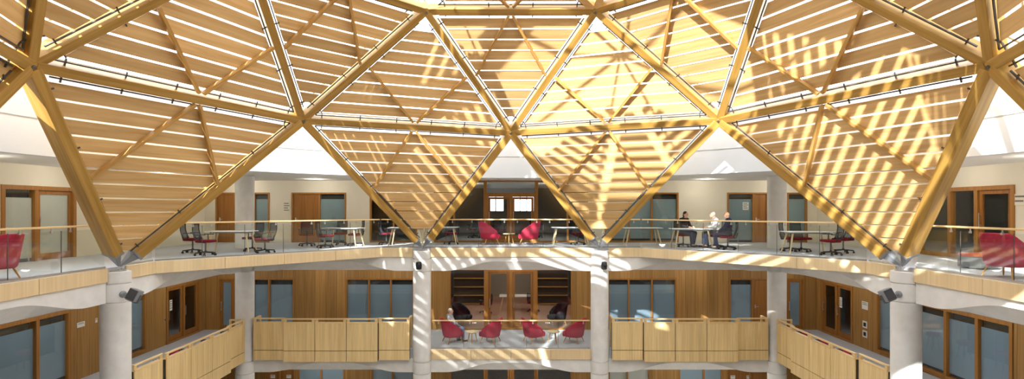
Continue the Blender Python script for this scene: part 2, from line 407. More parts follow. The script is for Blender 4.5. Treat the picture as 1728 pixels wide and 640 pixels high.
o = MB().box(-20, 20, -4, 40, Z0-.3, Z0).build('floor_ground', 'stone'); tag(o, 'ground floor of the hall', 'floor', kind='structure')
# ceiling with round opening
mb = MB(); n = 96
inn = [(RD*math.sin(2*PI*i/n), CY+RD*math.cos(2*PI*i/n)) for i in range(n)]
def outer(i):
    a = 2*PI*i/n; dx, dy = math.sin(a), math.cos(a); t = 1e9
    if abs(dx) > 1e-6: t = min(t, 20/abs(dx))
    if dy > 1e-6: t = min(t, (40-CY)/dy)
    if dy < -1e-6: t = min(t, (CY+4)/-dy)
    return (dx*t, CY+dy*t)
for i in range(n):
    a, b = inn[i], inn[(i+1) % n]; c, d = outer((i+1) % n), outer(i)
    for z in (CEIL, CEIL+.3): mb.quad([(a[0], a[1], z), (b[0], b[1], z), (c[0], c[1], z), (d[0], d[1], z)])
o = mb.build('ceiling', 'ceil'); tag(o, 'white ceiling over the upper gallery', 'ceiling', kind='structure')
# outer shell
shell = MB()
for x in (-20, 19.8): shell.box(x, x+.2, -4, 40, Z0, CEIL)
shell.box(-20, 20, -4.2, -4, Z0, CEIL)
o = shell.build('wall_outer', 'room'); tag(o, 'outer walls of the rooms behind the galleries', 'wall', kind='structure')
mb = MB(); yb = 33.0      # back wall of the middle rooms, with two windows upstairs
mb.box(-20, 20, yb, yb+.2, Z0, 1.35).box(-20, 20, yb, yb+.2, 2.3, CEIL).box(-20, -1.35, yb, yb+.2, 1.35, 2.3).box(-.45, .1, yb, yb+.2, 1.35, 2.3).box(1.4, 20, yb, yb+.2, 1.35, 2.3)
for x in (-.95, .55, .95): mb.box(x, x+.05, yb, yb+.1, 1.35, 2.3)
o = mb.build('wall_back', 'room'); tag(o, 'back wall of the middle rooms with small bright windows', 'wall', kind='structure')
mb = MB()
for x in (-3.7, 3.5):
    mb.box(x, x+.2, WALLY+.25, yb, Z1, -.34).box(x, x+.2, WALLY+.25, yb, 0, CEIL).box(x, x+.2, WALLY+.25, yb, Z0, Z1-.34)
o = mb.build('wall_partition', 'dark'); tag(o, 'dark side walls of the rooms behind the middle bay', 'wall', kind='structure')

# fascias: a run of oak boards along a slab edge
def run_frame(p0, p1):           # local x along the run, -y towards the atrium
    d = Vector((p1[0]-p0[0], p1[1]-p0[1], 0)); return math.atan2(d.y, d.x), d.length
def fascia(n, p0, p1, z, hgt, label, step=1.9, e0=0, e1=0):
    a, L = run_frame(p0, p1); root = empty('trim_%d' % n, (p0[0], p0[1], z), a); tag(root, label, 'fascia', kind='structure')
    L0, L1 = e0, L-e1; k = max(1, round((L1-L0)/step)); w = (L1-L0)/k
    for i in range(k):
        o = MB().box(L0+i*w+.006, L0+(i+1)*w-.006, -.06, -.01, -hgt, 0).build('fascia_board', 'fascia', root, bev=.004)
    return root
# the frame keeps -y towards the atrium when the run goes left to right as seen from the hall
fascia(1, (-10.1, 5.6), (-10.1, 13.46), 0, .34, 'oak fascia of the upper gallery left of the left front column')
fascia(2, (-10.1, 14.14), (-10.1, 15.28), 0, .34, 'short oak fascia just behind the left front column', 1.2)
fascia(3, (-10.08, 15.3), (-4.97, 20.48), 0, .34, 'oak fascia below the left group of desks', 1.85)
fascia(4, (-4.95, 20.5), (-3.71, 20.5), 0, .34, 'short oak fascia left of the left middle column', 1.3)
fascia(5, (-3.03, 20.5), (3.03, 20.5), 0, .34, 'oak fascia of the upper gallery across the middle bay', 1.52)
fascia(6, (3.71, 20.5), (4.95, 20.5), 0, .34, 'short oak fascia right of the right middle column', 1.3)
fascia(7, (4.97, 20.48), (10.08, 15.3), 0, .34, 'sunlit oak fascia below the right group of desks', 1.85)
fascia(8, (10.1, 15.28), (10.1, 14.14), 0, .34, 'short oak fascia just behind the right front column', 1.2)
fascia(9, (10.1, 13.46), (10.1, 5.6), 0, .34, 'oak fascia of the upper gallery right of the right front column')
fascia(10, (-3.03, 20.5), (3.03, 20.5), Z1, .37, 'oak fascia of the lower gallery across the middle bay', 1.52)

# scalloped concrete beams on the column lines
def sstep(t): t = max(0, min(1, t)); return t*t*(3-2*t)
def arch_beam(p0, p1, z, label):
    a, L = run_frame(p0, p1); mb = MB(); n = 40; rows = []
    for i in range(n+1):
        x = .34+(L-.68)*i/n; dd = min(x, L-x)
        zf = -.87+.36*sstep((dd-.9)/1.9)
        rows.append([mb.bm.verts.new(q) for q in ((x, -.005, -.34), (x, -.005, zf), (x, .32, -.87), (x, .55, -.87), (x, .55, -.34))])
    for A, B in zip(rows, rows[1:]):
        for i in range(5): mb.bm.faces.new((A[i], B[i], B[(i+1) % 5], A[(i+1) % 5]))
    mb.bm.faces.new(rows[0]); mb.bm.faces.new(rows[-1][::-1])
    o = mb.build('concrete_beam', 'concrete', smooth=True); o.location = (p0[0], p0[1], z); o.rotation_euler = (0, 0, a)
    tag(o, label, 'beam', 'scalloped concrete edge beams', 'structure')
for z, s in ((0, 'under the upper gallery'), (Z1, 'under the lower gallery')):
    if z == 0 or True:
        arch_beam((-10.1, 20.5), (-3.37, 20.5), z, 'scalloped concrete beam %s in the left far bay' % s)
        arch_beam((-3.37, 20.5), (3.37, 20.5), z, 'scalloped concrete beam %s in the middle bay' % s)
        arch_beam((3.37, 20.5), (10.1, 20.5), z, 'scalloped concrete beam %s in the right far bay' % s)
    if z == 0:
        arch_beam((-10.1, 13.8), (-10.1, 20.5), z, 'scalloped concrete beam behind the left front column')
        arch_beam((10.1, 20.5), (10.1, 13.8), z, 'scalloped concrete beam behind the right front column')
        arch_beam((-10.1, 7.1), (-10.1, 13.8), z, 'scalloped concrete beam running from the left front column to the left edge')
        arch_beam((10.1, 13.8), (10.1, 7.1), z, 'scalloped concrete beam running from the right front column to the right edge')
def column(x, y, ztop, label, plate=True):
    r = .335; prof = [(r, Z0)]
    for zz in ((Z1-.42, Z1-.80) if True else ()):
        pass
    zs = sorted([Z1-.87, Z1-.42, -.87, -.40])
    for z in zs:
        if z < ztop-.1: prof += [(r, z-.016), (r-.03, z-.012), (r-.03, z+.012), (r, z+.016)]
    prof += [(r, ztop-.015), (r-.015, ztop)]
    o = MB().lathe(prof, (0, 0, 0), 40).build('concrete_column', 'concrete', smooth=True); o.location = (x, y, 0)
    tag(o, label, 'column', 'round concrete columns', 'thing')
    if plate:
        v = Vector((x, y-CY, 0)).normalized()
        p = MB().lathe([(.2, ztop), (.2, ztop+.03)], (-v.x*.06, -v.y*.06, 0), 20)
        for i in range(8):
            a = i*PI/4; p.tube((-v.x*.06+.16*math.cos(a), -v.y*.06+.16*math.sin(a), ztop+.03), (-v.x*.06+.16*math.cos(a), -v.y*.06+.16*math.sin(a), ztop+.06), .015)
        p.build('base_plate', 'bright', o)
    return o
column(-10.1, 13.8, -.1, 'pale concrete column at the left front, two ribs on top')
column(10.1, 13.8, -.1, 'pale concrete column at the right front, two ribs on top')
column(-3.37, 20.5, -.1, 'pale concrete column left of the middle bay')
column(3.37, 20.5, -.1, 'pale concrete column right of the middle bay')
column(-10.1, 20.5, CEIL, 'pale concrete column standing behind the left desks', False)
column(10.1, 20.5, CEIL, 'pale concrete column standing behind the right desks', False)

# ------------------------------------------------------------------ glass balustrades
def balustrade(p0, p1, z, label, step=1.3, h=1.1, inset=.06):
    a, L = run_frame(p0, p1); root = empty('glass_balustrade', (p0[0], p0[1], z), a); tag(root, label, 'balustrade', 'glass balustrades of the galleries')
    MB().box(0, L, inset-.022, inset+.022, h-.045, h).build('handrail', 'rail', root, bev=.008)
    MB().box(0, L, inset-.03, inset+.03, 0, .05).build('base_channel', 'bright', root)
    n = max(1, round(L/step)); w = L/n
    for i in range(n):
        p = MB().box(i*w+.008, (i+1)*w-.008, inset-.006, inset+.006, .04, h-.11).build('glass_pane', 'rail_glass', root)
        for t in (.2, .8):
            x = i*w+w*t; MB().tube((x, inset, h-.13), (x, inset, h-.04), .014, .014, 8).box(x-.025, x+.025, inset-.016, inset+.016, h-.15, h-.1).build('clamp', 'bright', p)
        if i: MB().box(i*w-.006, i*w+.006, inset-.007, inset+.007, .04, h-.11).build('joint_strip', 'galv', root)
    return root
balustrade((-10.1, 5.7), (-10.1, 13.5), 0, 'glass balustrade left of the left front column')
balustrade((-10.1, 14.15), (-10.1, 15.28), 0, 'short glass balustrade pane behind the left front column')
balustrade((-10.08, 15.3), (-4.95, 20.48), 0, 'glass balustrade in front of the left group of desks')
balustrade((-4.93, 20.5), (4.93, 20.5), 0, 'glass balustrade across the upper middle bay')
balustrade((4.95, 20.48), (10.08, 15.3), 0, 'glass balustrade in front of the right group of desks')
balustrade((10.1, 15.28), (10.1, 14.15), 0, 'short glass balustrade pane behind the right front column')
balustrade((10.1, 13.5), (10.1, 5.7), 0, 'glass balustrade right of the right front column')
balustrade((-3.0, 20.5), (3.0, 20.5), Z1, 'glass balustrade across the lower middle bay')

# ------------------------------------------------------------------ oak parapets of the lower gallery
def parapet(p0, p1, label):
    a, L = run_frame(p0, p1); root = empty('oak_parapet', (p0[0], p0[1], Z1), a); tag(root, label, 'parapet', 'oak balcony parapets of the lower gallery', 'thing')
    w = L/5
    for i in range(5):
        out = .30 if 0 < i < 4 else .20; zb = -.40 if 0 < i < 4 else -.36; x0, x1 = i*w+.011, (i+1)*w-.011
        p = MB().box(x0, x1, -out, -out+.04, .022, 1.04).box(x0, x1, -out, -out+.04, zb, .0)
        po = p.build('panel', 'parapet', root, bev=.004)
        MB().box(x0-.008, x1+.008, -out+.06, -out+.10, zb+.02, 1.03).box(x0+.02, x0+.06, -out+.1, .05, zb+.02, 1.03).box(x1-.06, x1-.02, -out+.1, .05, zb+.02, 1.03).build('carcass', 'trim', root)
        MB().box(x0, x1, -out-.008, -out+.12, 1.04, 1.075).build('ledge', 'rail', po, bev=.004)
        for xx in (x0+.05, x1-.05): MB().box(xx-.05, xx+.05, -out+.01, -out+.07, 1.075, 1.18).build('rail_post', 'rail', po)
        MB().box(i*w, (i+1)*w, -out, -out+.07, 1.18, 1.225).build('handrail', 'rail', root, bev=.006)
        if i in (0, 4):
            xe = .035 if i == 0 else L-.035
            MB().box(xe-.035, xe+.035, -out+.07, .35, 1.17, 1.225).box(xe-.035, xe+.035, .28, .35, 0, 1.17).build('end_rail', 'rail', root, bev=.006)
    return root
parapet((-9.70, 20.5), (-3.80, 20.5), 'oak parapet of five panels in the left far bay')
parapet((3.80, 20.5), (9.70, 20.5), 'oak parapet of five panels in the right far bay')
parapet((-10.1, 14.2), (-10.1, 20.1), 'oak parapet running back from the left front column')
parapet((10.1, 20.1), (10.1, 14.2), 'oak parapet running back from the right front column')

# ------------------------------------------------------------------ walls with openings, windows and doors
def wall_frame(side):
    if side == 'far': return (0, WALLY), 0
    if side == 'left': return (-WALLX, 0), PI/2        # u = world y, w into the wall = -x
    return (WALLX, 0), -PI/2                           # u = -world y
def wall(name, side, u0, u1, z0, z1, holes, mat, label, th=.22):
    us = sorted({u0, u1} | {h[0] for h in holes} | {h[1] for h in holes}); zs = sorted({z0, z1} | {h[2] for h in holes} | {h[3] for h in holes})
    mb = MB()
    for a, b in zip(us, us[1:]):
        run = None
        for c, d in zip(zs, zs[1:]):
            hole = any(h[0] <= (a+b)/2 <= h[1] and h[2] <= (c+d)/2 <= h[3] for h in holes)
            if hole:
                if run: mb.box(a, b, 0, th, *run); run = None
            else: run = (run[0], d) if run else (c, d)
        if run: mb.box(a, b, 0, th, *run)
    bmesh.ops.remove_doubles(mb.bm, verts=mb.bm.verts, dist=1e-4)
    o = mb.build(name, mat); (x, y), rz = wall_frame(side); o.location = (x, y, 0); o.rotation_euler = (0, 0, rz)
    tag(o, label, 'wall', kind='structure'); return o
wn = [0]; dn_ = [0]
def unit(side, u0, u1, z0, z1, bays, label, film='film', fr=.07, cat=None):
    """bays: list of (width share, kind): frost, clear, leaf (solid door), glazed (door with glass), blank (oak panel)"""
    isdoor = any(k in ('leaf', 'glazed') for _, k in bays)
    c = dn_ if isdoor else wn; c[0] += 1
    (x, y), rz = wall_frame(side); root = empty(('door_%d' if isdoor else 'window_%d') % c[0], (x, y, 0), rz)
    tag(root, label, cat or ('door' if isdoor else 'window'), kind='structure')
    f = MB().box(u0, u1, -.03, .14, z1-fr, z1).box(u0, u0+fr, -.03, .14, z0, z1-fr).box(u1-fr, u1, -.03, .14, z0, z1-fr)
    if not isdoor: f.box(u0+fr, u1-fr, -.03, .14, z0, z0+fr)
    tot = sum(w for w, _ in bays); u = u0+fr; W = (u1-u0-2*fr); zb = z0+(0 if isdoor else fr)
    for i, (w, k) in enumerate(bays):
        a, b = u+W*w/tot*0, u+W*w/tot
        if i < len(bays)-1: f.box(b-fr/2, b+fr/2, -.03, .14, zb, z1-fr)
        a0 = a+(fr/2 if i else 0); b0 = b-(fr/2 if i < len(bays)-1 else 0); zt = z1-fr
        if k in ('frost', 'clear'):
            p = MB().box(a0, b0, .05, .062, zb, zt).build('pane', 'glass', root)
            if k == 'frost':
                MB().box(a0, b0, .07, .078, zb+.10, zt-.22).build('frosted_film', film, p)
                MB().box(a0, b0, .17, .19, zb, zt).build('pane_backing', 'dark', p)  # dark sheet whose colour stands in for the unlit room behind
        elif k == 'leaf':
            l = MB().box(a0+.008, b0-.008, .03, .085, zb+.008, zt-.008).build('door_leaf', 'door', root, bev=.004)
            MB().tube((a0+.1, -.03, zb+1.02), (a0+.22, -.03, zb+1.02), .011).tube((a0+.1, -.03, zb+1.02), (a0+.1, .03, zb+1.02), .011).box(a0+.075, a0+.125, .02, .03, zb+.95, zb+1.1).build('door_handle', 'bright', l)
        elif k in ('glazed', 'glazed_clear'):
            s = .11
            l = MB().box(a0+.008, a0+s, .03, .085, zb+.008, zt-.008).box(b0-s, b0-.008, .03, .085, zb+.008, zt-.008).box(a0+s, b0-s, .03, .085, zt-s, zt-.008).box(a0+s, b0-s, .03, .085, zb+.008, zb+.2).build('door_leaf', 'door', root)
            MB().box(a0+s, b0-s, .05, .062, zb+.2, zt-s).build('pane', 'glass', l)
            if k == 'glazed':
                MB().box(a0+s, b0-s, .066, .074, zb+.2, zt-s).build('frosted_film', film, l)
            MB().tube((a0+.055, -.03, zb+.85), (a0+.055, -.03, zb+1.25), .014).tube((a0+.055, -.03, zb+.9), (a0+.055, .03, zb+.9), .01).tube((a0+.055, -.03, zb+1.2), (a0+.055, .03, zb+1.2), .01).build('door_handle', 'bright', l)
        elif k == 'blank': MB().box(a0, b0, .03, .07, zb, zt).build('oak_panel', 'door', root)
        u = b
    f.build('frame', 'frame', root, bev=.006)
    return root
D = WALLY
def fx(px): return X(px, D)
UT = 2.2        # head height upstairs
# --- upper far wall
hs = [(fx(364), fx(397), 0, UT), (fx(428), fx(455), 0, UT), (fx(492), fx(584), 0, UT), (fx(624), fx(704), 0, UT), (-3.4, 3.4, 0, CEIL),
      (fx(1020), fx(1145), 0, UT), (fx(1227), fx(1296), 0, UT), (fx(1328), fx(1362), 0, UT)]
wall('wall_far_upper', 'far', -WALLX-.22, WALLX+.22, 0, CEIL, hs, 'cream', 'cream far wall of the upper gallery')
unit('far', hs[0][0], hs[0][1], 0, UT, [(1, 'leaf')], 'plain oak door on the upper left beside the corner')
unit('far', hs[1][0], hs[1][1], 0, UT, [(1, 'frost')], 'narrow frosted window right of the upper left column')
unit('far', hs[2][0], hs[2][1], 0, UT, [(1.05, 'leaf'), (1, 'frost')], 'oak door with frosted side pane behind the second left table')
unit('far', hs[3][0], hs[3][1], 0, UT, [(1, 'clear'), (1, 'clear')], 'clear window partly behind the rib of the left middle column')
unit('far', hs[5][0], hs[5][1], 0, UT, [(1, 'frost'), (1, 'frost'), (1.1, 'frost')], 'frosted window right of the right middle column upstairs')
unit('far', hs[6][0], hs[6][1], 0, UT, [(1.9, 'frost'), (1, 'leaf')], 'frosted pane with paper notice and oak door upstairs')
unit('far', hs[7][0], hs[7][1], 0, UT, [(1, 'frost')], 'narrow frosted window right of the upper right column')
# --- upper middle screen
unit('far', -3.4, -1.12, 0, CEIL, [(1, 'clear'), (1.6, 'clear')], 'glass screen left of the upper middle double door', fr=.08)
unit('far', 1.12, 3.4, 0, CEIL, [(1.6, 'clear'), (1, 'clear')], 'glass screen right of the upper middle double door', fr=.08)
unit('far', -1.12, 1.12, 0, 2.12, [(1, 'glazed_clear'), (1, 'glazed_clear')], 'glazed oak double door of the upper middle bay', fr=.11)
unit('far', -1.12, 1.12, 2.12, CEIL, [(1, 'clear')], 'glass transom above the upper middle double door', fr=.06)
# --- lower far wall
T1 = Z1+2.27
hl = [(fx(369), fx(396), Z1, T1), (fx(426), fx(497), Z1+.1, T1), (fx(583), fx(699), Z1+.1, T1), (-2.72, 2.72, Z1, -1.15), (fx(1025), fx(1142), Z1+.1, T1), (fx(1230), fx(1298), Z1, T1), (fx(1327), fx(1357), Z1, T1)]
wall('wall_far_lower', 'far', -WALLX-.22, WALLX+.22, Z1, -.34, hl, 'clad', 'oak panelled far wall of the lower gallery')
unit('far', hl[0][0], hl[0][1], Z1, T1, [(1, 'glazed')], 'narrow glazed door in the lower left corner', 'film_l')
unit('far', hl[1][0], hl[1][1], hl[1][2], T1, [(1, 'frost'), (1.6, 'frost')], 'blue frosted window at the left end of the lower left parapet', 'film_l')
unit('far', hl[2][0], hl[2][1], hl[2][2], T1, [(1, 'frost'), (1, 'frost'), (1, 'frost')], 'three-pane blue window left of the lower middle bay', 'film_l')
unit('far', hl[4][0], hl[4][1], hl[4][2], T1, [(.85, 'frost'), (1, 'frost'), (1, 'frost')], 'three-pane blue window right of the lower middle bay', 'film_l')
unit('far', hl[5][0], hl[5][1], Z1, T1, [(1.45, 'frost'), (1, 'leaf')], 'oak door with blue pane above the lower right parapet', 'film_l')
unit('far', hl[6][0], hl[6][1], Z1, T1, [(1, 'glazed')], 'narrow glazed door in the lower right corner', 'film_l')
unit('far', -2.72, -1.12, Z1, -1.15, [(1, 'clear')], 'glass screen left of the lower middle double door', fr=.06)
unit('far', 1.12, 2.72, Z1, -1.15, [(1, 'clear')], 'glass screen right of the lower middle double door', fr=.06)
unit('far', -1.12, 1.12, Z1, -1.15, [(1, 'glazed_clear'), (1, 'glazed_clear')], 'glazed oak double door of the lower middle bay', fr=.13)
# --- ground floor far wall
T0 = Z0+2.4
hg = [(fx(446), fx(498), Z0, T0), (fx(502), fx(582), Z0+.1, T0), (fx(626), fx(699), Z0+.1, T0), (-2.7, 2.7, Z0, T0), (fx(1026), fx(1097), Z0+.1, T0), (fx(1145), fx(1220), Z0+.1, T0), (fx(1226), fx(1298), Z0, T0)]
wall('wall_far_ground', 'far', -WALLX-.22, WALLX+.22, Z0, Z1-.34, hg, 'clad', 'oak panelled far wall of the ground floor')
unit('far', hg[0][0], hg[0][1], Z0, T0, [(1, 'leaf'), (1, 'leaf')], 'oak double door at the bottom left of the photo', 'film_l')
unit('far', hg[1][0], hg[1][1], hg[1][2], T0, [(1, 'frost'), (1, 'frost')], 'two-pane window at the bottom, beside the oak double door', 'film_l')
unit('far', hg[2][0], hg[2][1], hg[2][2], T0, [(1, 'frost'), (1, 'frost')], 'two-pane window at the bottom, left of the middle bay', 'film_l')
unit('far', hg[3][0], hg[3][1], Z0, T0, [(1, 'clear'), (.8, 'glazed_clear'), (.8, 'glazed_clear'), (1, 'clear')], 'glazed screen with doors at the bottom of the middle bay')
r_ = unit('far', hg[4][0], hg[4][1], hg[4][2], T0, [(1, 'frost'), (1.2, 'frost')], 'cream blinded window at the bottom, right of the middle bay', 'pane_backing')
unit('far', hg[5][0], hg[5][1], hg[5][2], T0, [(1, 'frost'), (.75, 'frost')], 'two-pane window at the bottom right', 'film_l')
unit('far', hg[6][0], hg[6][1], Z0, T0, [(1, 'leaf'), (.8, 'leaf')], 'oak double door at the bottom right of the photo', 'film_l')
# --- side walls
def sy(px): return F*WALLX/abs(px-862)
def side(sd):
    s = 1 if sd == 'left' else -1
    def iv(y0, y1): return (min(s*y0, s*y1), max(s*y0, s*y1))
    return iv
def rev(sd, b): return b if sd == 'left' else b[::-1]
for sd in ('left', 'right'):
    iv = side(sd); lab = sd
    y0u, y1u = (14.28, 16.75) if sd == 'left' else (14.45, 17.9)
    U = iv(y0u, y1u); base = iv(-4, WALLY+.1)
    wall('wall_%s_upper' % sd, sd, base[0], base[1], 0, CEIL, [U+(0, 2.14)], 'cream', 'cream side wall of the upper gallery on the %s' % sd)
    if sd == 'left':
        unit(sd, U[0], U[1], 0, 2.14, [(1, 'frost'), (1.35, 'glazed')], 'frosted window and glazed oak door behind the left armchair', 'pane_backing', fr=.12)
        L1 = iv(14.1, 16.55); L2 = iv(17.8, 19.95); L3 = iv(21.15, 23.4)
    else:
        unit(sd, U[0], U[1], 0, 2.14, rev('left', [(1.3, 'clear'), (1.05, 'clear'), (1.2, 'glazed_clear')]), 'dark glazed screen and oak door behind the right armchair', fr=.12)
        L1 = iv(14.5, 18.0); L2 = iv(18.8, 19.9); L3 = iv(21.3, 23.45)
    hh = [L1+(Z1+.05, T1), L2+(Z1+.1, T1), L3+(Z1, T1)]
    wall('wall_%s_lower' % sd, sd, base[0], base[1], Z1, -.34, hh, 'clad', 'oak panelled side wall of the lower gallery on the %s' % sd)
    wall('wall_%s_ground' % sd, sd, base[0], base[1], Z0, Z1-.34, [], 'clad', 'oak panelled side wall of the ground floor on the %s' % sd)
    unit(sd, L1[0], L1[1], Z1+.05, T1, [(1, 'frost'), (.9, 'frost')] if sd == 'left' else [(1, 'frost'), (1, 'frost'), (.9, 'frost')], 'tall blue-grey window at the lower %s edge' % sd, 'film_l', fr=.11)
    unit(sd, L2[0], L2[1], Z1+.1, T1, [(1, 'frost')], 'tall blue-grey window just behind the %s front column' % sd, 'film_l')
    unit(sd, L3[0], L3[1], Z1, T1, rev(sd, [(1, 'glazed_clear'), (1, 'glazed_clear')]), 'pair of glazed oak doors down the lower %s corridor' % sd, fr=.09)
# small things on the walls
def wall_thing(name, sd, u, z, w, h, mat, label, cat, detail=None, off=0, dm='ink', dname='print'):
    (x, y), rz = wall_frame(sd); root = MB().box(-w/2, w/2, -.018-off, -.002-off, -h/2, h/2).build(name, mat, bev=.003)
    ca, sa = math.cos(rz), math.sin(rz); root.location = (x+ca*u, y+sa*u, z); root.rotation_euler = (0, 0, rz); tag(root, label, cat, kind='thing')
    if detail:
        d = MB()
        for a, b, c, e in detail: d.box(a*w, b*w, -.021-off, -.018-off, c*h, e*h)
        d.build(dname, dm, root)
    return root
lines = [(-.4, .3, .3, .38), (-.4, .4, .1, .18), (-.4, .2, -.1, -.02), (-.4, .35, -.3, -.22)]
wall_thing('wall_sign', 'far', fx(484), Z(350, D), .3, .5, 'cream', 'pale sign of thin grey lines left of the upper oak door', 'sign', lines)
wall_thing('wall_sign', 'right', -sy(1722), Z(337, sy(1722)), .34, .3, 'cream', 'pale sign with grey lines at the right edge of the upper wall', 'sign', [(-.4, .4, .2, .35), (-.4, .3, -.2, -.05)])
wall_thing('paper_notice', 'far', fx(1259), Z(348, D), .26, .34, 'paper', 'cream paper notice on the upper right frosted pane', 'notice', lines, -.055)
wall_thing('paper_notice', 'left', 21.45, Z1+1.5, .16, .42, 'paper', 'white paper notice on the glazed door of the left corridor', 'notice', lines, -.02)
wall_thing('paper_notice', 'right', -22.1, Z1+1.5, .16, .42, 'paper', 'white paper notice on the glazed door of the right corridor', 'notice', lines, -.02)
wall_thing('room_plate', 'left', sy(136), Z(548, sy(136)), .3, .16, 'paper', 'white room plate on oak wall left of the left front column', 'sign', lines[:2])
wall_thing('room_plate', 'left', sy(162), Z(541, sy(162)), .09, .14, 'paper', 'small white plate close beside the left front column', 'sign', lines[:2])
wall_thing('room_plate', 'right', -sy(1460), Z(516, sy(1460)), .34, .3, 'paper', 'pale square plate on the oak wall of the right corridor', 'sign', lines[:2])
sq = [(-.28, .28, -.28, .28)]
wall_thing('switch_panel', 'right', -sy(1460), Z(548, sy(1460)), .26, .26, 'paper', 'white switch panel with black square, upper of two', 'switch', sq, 0, 'black', 'switch')
wall_thing('switch_panel', 'right', -sy(1460), Z(564, sy(1460)), .26, .26, 'paper', 'white switch panel with black square, lower of two', 'switch', sq, 0, 'black', 'switch')
wall_thing('switch_panel', 'left', sy(278), Z(540, sy(278)), .09, .09, 'bright', 'small steel plate on the oak wall of the left corridor', 'switch', sq, 0, 'black', 'switch')
for px, t in ((460, 'left'), (487, 'right')):
    wall_thing('paper_notice', 'far', fx(px), Z(636, D), .2, .15, 'paper', 'small white notice on the %s leaf of bottom left door' % t, 'notice', lines[:2], -.03)
wall_thing('paper_notice', 'far', fx(1237), Z(637, D), .2, .15, 'paper', 'small white notice on the left leaf of bottom right door', 'notice', lines[:2], -.03)
wall_thing('paper_notice', 'far', fx(1264), Z(637, D), .2, .15, 'paper', 'small white notice on the right leaf of bottom right door', 'notice', lines[:2], -.03)

# ------------------------------------------------------------------ lamps on the columns
def spot_small(x, y, z, label):
    root = empty('column_speaker', (x, y, z)); tag(root, label, 'speaker', 'small black fittings on the middle columns')
    MB().box(-.05, .05, -.06, 0, -.06, .06).build('bracket', 'housing', root)
    MB().lathe([(.05, -.15), (.1, -.13), (.115, 0), (.1, .13), (.05, .15)], (0, -.16, 0), 16).build('housing', 'black', root, smooth=True)
    m = MB(); m.tube((0, -.27, .03), (0, -.285, .03), .06, .05, 14).build('lens', 'lens', root)
spot_small(-3.41, 20.165, -.62, 'small dark fitting on the left middle column')
spot_small(3.46, 20.165, -.62, 'small dark fitting on the right middle column')
def flood(x, y, z, s, label):
    root = empty('floodlight', (x, y, z), s*R(62)); tag(root, label, 'floodlight', 'grey floodlights on the front columns')
    MB().lathe([(.085, 0), (.085, .03), (.05, .06)], (0, 0, 0), 16).build('wall_rose', 'housing', root, smooth=True).rotation_euler = (R(90), 0, 0)
    MB().path([(0, -.03, 0), (0, -.40, 0)], .026).build('arm', 'housing', root, smooth=True)
    q = Matrix.Translation((0, -.54, .02)) @ Matrix.Rotation(s*R(-62), 4, 'Z') @ Matrix.Rotation(s*R(22), 4, 'Y') @ Matrix.Rotation(R(-14), 4, 'X')
    h = MB().box(-.125, .125, -.13, .11, -.15, .15, q, .03).build('housing', 'housing', root, smooth=True)
    MB().box(-.105, .105, -.142, -.128, -.13, .13, q).build('lens', 'lens', h)
    y = MB().bar(q @ Vector((-.14, 0, -.16)), q @ Vector((.14, 0, -.16)), .05, .012)
    for t in (-1, 1): y.bar(q @ Vector((t*.14, 0, -.16)), q @ Vector((t*.14, 0, .05)), .012, .05)
    y.build('yoke', 'steel', h)
flood(-10.1+.335*.88, 13.8-.335*.47, -.67, 1, 'grey floodlight on a bracket of the left front column')
flood(10.1-.335*.88, 13.8-.335*.47, -.67, -1, 'grey floodlight on a bracket of the right front column')

# ------------------------------------------------------------------ furniture
def armchair(fab='red', legm='leg_oak', name='tub_armchair', label=None):
    root = empty(name)
    mb = MB(); n = 28; rows = []
    for i in range(n+1):                          # shell wraps from arm to arm round the back; front is +y
        t = -1+2*i/n; ph = t*R(136); back = sstep((1-abs(t))*1.55)
        top = .60+.38*back; lean = .03+.09*back
        cx, cy = math.sin(ph), -math.cos(ph)
        ex = lambda c, k: math.copysign(abs(c)**k, c)
        ox, oy = .38*ex(cx, .8), .38*ex(cy, .8)
        sc_ = .80
        pts = [(ox*.90, oy*.90, .22), (ox*.99, oy*.97, .33), (ox*1.0, oy*1.0-.02*back, .52), (ox*1.0, oy-lean*.8, top-.05), (ox*.97, oy*.97-lean, top),
               (ox*.85, oy*.85-lean, top-.01), (ox*.80, oy*.78-lean*.7, top-.07), (ox*.78, oy*.76, .50), (ox*.74, oy*.72, .38), (ox*.6, oy*.6, .25)]
        rows.append([mb.bm.verts.new(p) for p in pts])
    m = len(rows[0])
    for A, B in zip(rows, rows[1:]):
        for j in range(m): mb.bm.faces.new((A[j], A[(j+1) % m], B[(j+1) % m], B[j]))
    mb.bm.faces.new(rows[0]); mb.bm.faces.new(rows[-1][::-1])
    mb.build('shell', fab, root, smooth='all', sub=1)
    c = MB().box(-.29, .29, -.26, .40, .24, .45, None, .06); c.build('seat_cushion', fab, root, smooth='all')
    for sx in (-1, 1):
        for s_ in (-1, 1):
            MB().tube((sx*.24, .02+s_*.22, .25), (sx*.31, .02+s_*.31, 0), .024, .014, 10).build('leg', legm, root, smooth=True)
    return root
